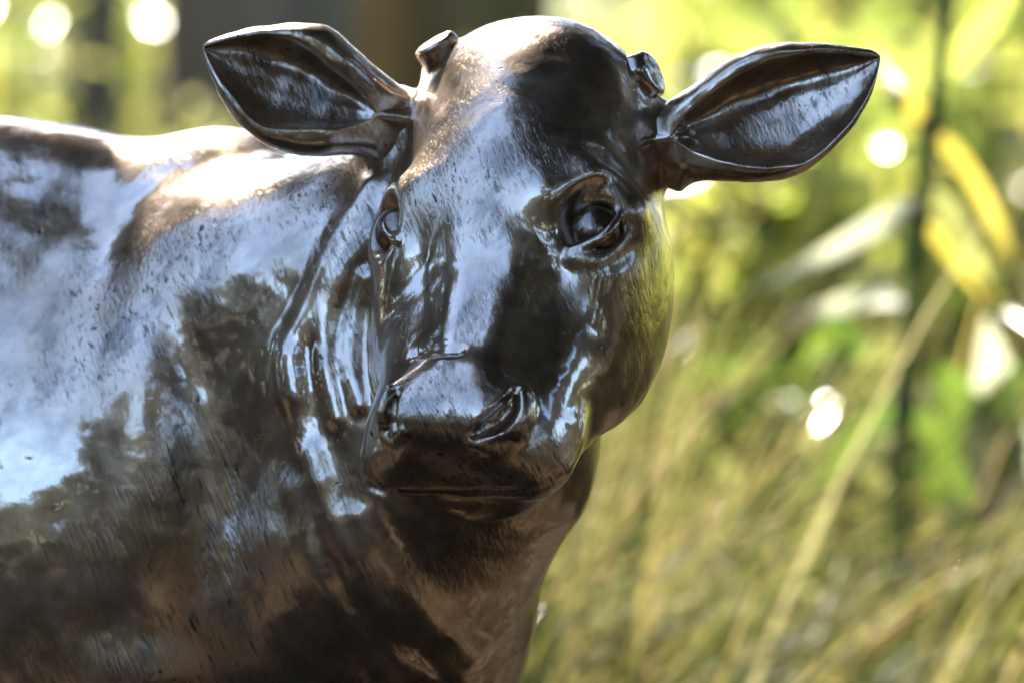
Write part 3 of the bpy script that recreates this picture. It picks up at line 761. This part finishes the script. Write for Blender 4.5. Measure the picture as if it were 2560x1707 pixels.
    # --- leafy shrubs
    def shrub(px, y, rad, h, n, size, mat, label, name='shrub', cat='shrub', z0=0.08, elong=2.4, group=None):
        b = at(px, 400, y); e = empty(name, (b[0], y, 0)); tag(e, label, cat, group)
        cl = []
        for _ in range(10):
            a = r.rand() * 6.28; d = rad * r.rand() * 0.8
            cl.append(((d * math.cos(a), d * math.sin(a) * 0.4, z0 + (h - z0) * r.rand()), np.array((0.40, 0.26, 0.34)) * rad * r.uniform(0.55, 1.1)))
        C = clump_points(n, cl, r); C = C[C[:, 2] > 0.03]
        V, F = leaf_quads(C, size, rng=r, elong=elong); obj('foliage', V, F, mat, e)
        st = [tube([(0.04 * r.normal(), 0.04 * r.normal(), 0), np.array(c) * 0.5, c], [0.012, 0.008, 0.004], 6) for c, _ in cl]
        V, F = merge(st); obj('stem', V, F, TWIG, e, True)
    G = 'sunlit shrubs on the right'
    shrub(1490, 6.4, 0.42, 0.69, 372, 0.08, LEAF_LIGHT, 'fresh green shrub beside the right-hand horn', group=G)
    shrub(1760, 5.6, 0.45, 0.7, 510, 0.09, LEAF_LIGHT, 'yellow green shrub behind the right-hand ear', group=G)
    shrub(2080, 6.2, 0.5, 0.7, 510, 0.10, LEAF_LIGHT, 'pale lime shrub above and beyond the tip of the right-hand ear', group=G)
    shrub(2420, 5.4, 0.46, 0.71, 480, 0.11, LEAF_LIGHT, 'lime green shrub with large leaves behind the dark cane, at the right edge', group=G)
    shrub(1680, 4.2, 0.3, 0.62, 600, 0.085, LEAF_GREEN, 'low dark green shrub beside the calf\'s right-hand cheek', group=G)
    shrub(1990, 4.0, 0.34, 0.66, 700, 0.09, LEAF_LIGHT, 'low glinting shrub in the grass under the right-hand ear', group=G)
    shrub(2330, 3.6, 0.3, 0.5, 520, 0.09, LEAF_GREEN, 'low green shrub at the foot of the dark cane', group=G)
    shrub(1560, 8.6, 0.6, 0.67, 510, 0.09, LEAF_LIGHT, 'sunny shrub deep behind the fresh green shrub by the horn', group=G)
    shrub(1950, 8.8, 0.65, 0.67, 540, 0.10, LEAF_LIGHT, 'far lime shrub glimpsed between the ear tip and the dark cane', group=G)
    shrub(2380, 8.2, 0.62, 0.68, 540, 0.11, LEAF_LIGHT, 'far lime shrub at the top right corner', group=G)
    shrub(1420, 7.6, 0.5, 0.68, 450, 0.085, LEAF_LIGHT, 'fresh yellow green shrub just right of the thick olive trunk', group=G)
    shrub(1500, 10.5, 0.75, 0.65, 570, 0.11, LEAF_LIGHT, 'large sunny shrub farthest back, right of the head', group=G)
    shrub(1850, 10.8, 0.8, 0.65, 570, 0.11, LEAF_LIGHT, 'large sunny shrub farthest back, above the right-hand ear', group=G)
    shrub(2230, 10.6, 0.8, 0.65, 540, 0.12, LEAF_LIGHT, 'large sunny shrub farthest back, behind the top of the cane', group=G)
    shrub(2520, 7.0, 0.5, 0.69, 720, 0.10, LEAF_LIGHT, 'tall lime shrub cut off by the right edge', group=G)
    shrub(1620, 3.4, 0.26, 0.42, 480, 0.06, LEAF_PALE, 'low pale glinting plant in the grass beside the calf\'s neck', group=G)
    shrub(1900, 3.0, 0.26, 0.4, 480, 0.06, LEAF_PALE, 'low pale glinting plant in the grass near the bottom edge, left of the cane', group=G)
    shrub(2200, 3.3, 0.28, 0.46, 480, 0.065, LEAF_PALE, 'low pale glinting plant in the grass just left of the cane foot', group=G)
    G = 'glinting shrubs on the left'
    shrub(-10, 8.6, 0.7, 1.35, 1300, 0.07, LEAF_LIGHT, 'sunny yellow green shrub at the top left corner', group=G)
    shrub(420, 9.2, 0.5, 1.0, 900, 0.06, LEAF_LIGHT, 'sunny shrub between the slim trunk and the broad grey trunk', group=G)
    shrub(60, 6.4, 0.50, 1.10, 1100, 0.055, LEAF_PALE, 'pale glinting shrub at the far left, left of the slim trunk', group=G)
    shrub(420, 6.8, 0.42, 0.72, 900, 0.055, LEAF_PALE, 'pale glinting shrub between the slim trunk and the left-hand ear', group=G)
    shrub(190, 5.6, 0.34, 0.55, 620, 0.06, LEAF_GREEN, 'small green shrub just above the low part of the calf\'s back', group=G)
    shrub(560, 7.4, 0.36, 0.52, 600, 0.055, LEAF_PALE, 'low pale shrub tucked under the left-hand ear', group=G)
    # --- the cane with strap leaves
    cy = 2.6; e = empty('cane_plant', (at(2262, 1000, cy)[0], cy, 0)); o = np.array(e.location)
    tag(e, 'upright dark green cane with long yellow and glaring sunlit strap leaves, right of the right-hand ear', 'cane')
    A = lambda x, y, d=0.0: at(x, y, cy + d) - o
    V, F = tube(spline([(0.0, 0.03, 0), A(2250, 1250), A(2268, 980), A(2288, 720), A(2302, 520), A(2328, 330), A(2350, 190), A(2380, 20), A(2420, -160)], 40), [0.011 - 0.006 * (i / 39) ** 2 for i in range(40)], 12)
    st = obj('stem', V, F, STEM_GREEN, e, True)
    for x, y in ((2300, 540), (2266, 1000), (2330, 310)):
        V, F = tube([A(x - 2, y + 14), A(x - 1, y + 5), A(x, y - 5), A(x + 1, y - 14)], (0.0105, 0.014, 0.014, 0.0105), 12); obj('node', V, F, TWIG, st, True)
    def lf(mat, w, *pts):
        V, F = strap([A(*p) for p in pts], w * 1.3, r); obj('leaf', V, F, mat, e, True)
    lf(LEAF_YELLOW, 0.016, (2330, 315), (2430, 440), (2520, 620), (2600, 800, -0.1))
    lf(LEAF_YELLOW, 0.015, (2305, 535), (2400, 660), (2500, 760), (2620, 850, -0.1))
    lf(LEAF_PALE, 0.022, (2330, 470), (2390, 560), (2450, 680), (2500, 800, 0.1))
    lf(LEAF_SUNLIT, 0.020, (2290, 505, -0.05), (2200, 560), (2060, 640), (1900, 720, 0.1))
    lf(LEAF_SUNLIT, 0.019, (2268, 760, 0.4), (2160, 755, 0.5), (2060, 775, 0.5), (1960, 800, 0.55))
    lf(LEAF_YELLOW, 0.024, (2335, 300), (2290, 290), (2240, 230), (2190, 130, 0.1))
    lf(LEAF_LIGHT, 0.024, (2345, 200), (2420, 120), (2500, 20), (2570, -100))
    lf(LEAF_GREEN, 0.022, (2266, 1000), (2200, 1050), (2120, 1130), (2060, 1230))
    lf(LEAF_GREEN, 0.022, (2264, 1010), (2330, 1080), (2400, 1190), (2440, 1300))
    # --- broad-leaved clump at the right edge
    cy = 2.9; e = empty('broad_leaf_plant', (at(2520, 1200, cy)[0], cy, 0)); o = np.array(e.location)
    tag(e, 'dark broad leaved plant with one leaf pale with sun glare, in the grass at the right edge', 'plant')
    lf(LEAF_GREEN, 0.07, (2500, 1330), (2480, 1200), (2500, 1060), (2560, 900))
    lf(LEAF_GREEN, 0.07, (2510, 1330), (2420, 1230), (2320, 1180), (2220, 1160))
    lf(LEAF_GREEN, 0.06, (2500, 1330), (2470, 1150), (2400, 1000), (2350, 900))
    lf(LEAF_SUNLIT, 0.05, (2500, 1330), (2490, 1100), (2490, 950), (2470, 790))
    lf(LEAF_SUNLIT, 0.04, (2510, 1330), (2600, 1180), (2570, 1100), (2480, 1050))
    V, F = tube([(0, 0, 0), A(2505, 1500), A(2503, 1330)], 0.012, 8); obj('stem', V, F, STEM_GREEN, e, True)
garden()
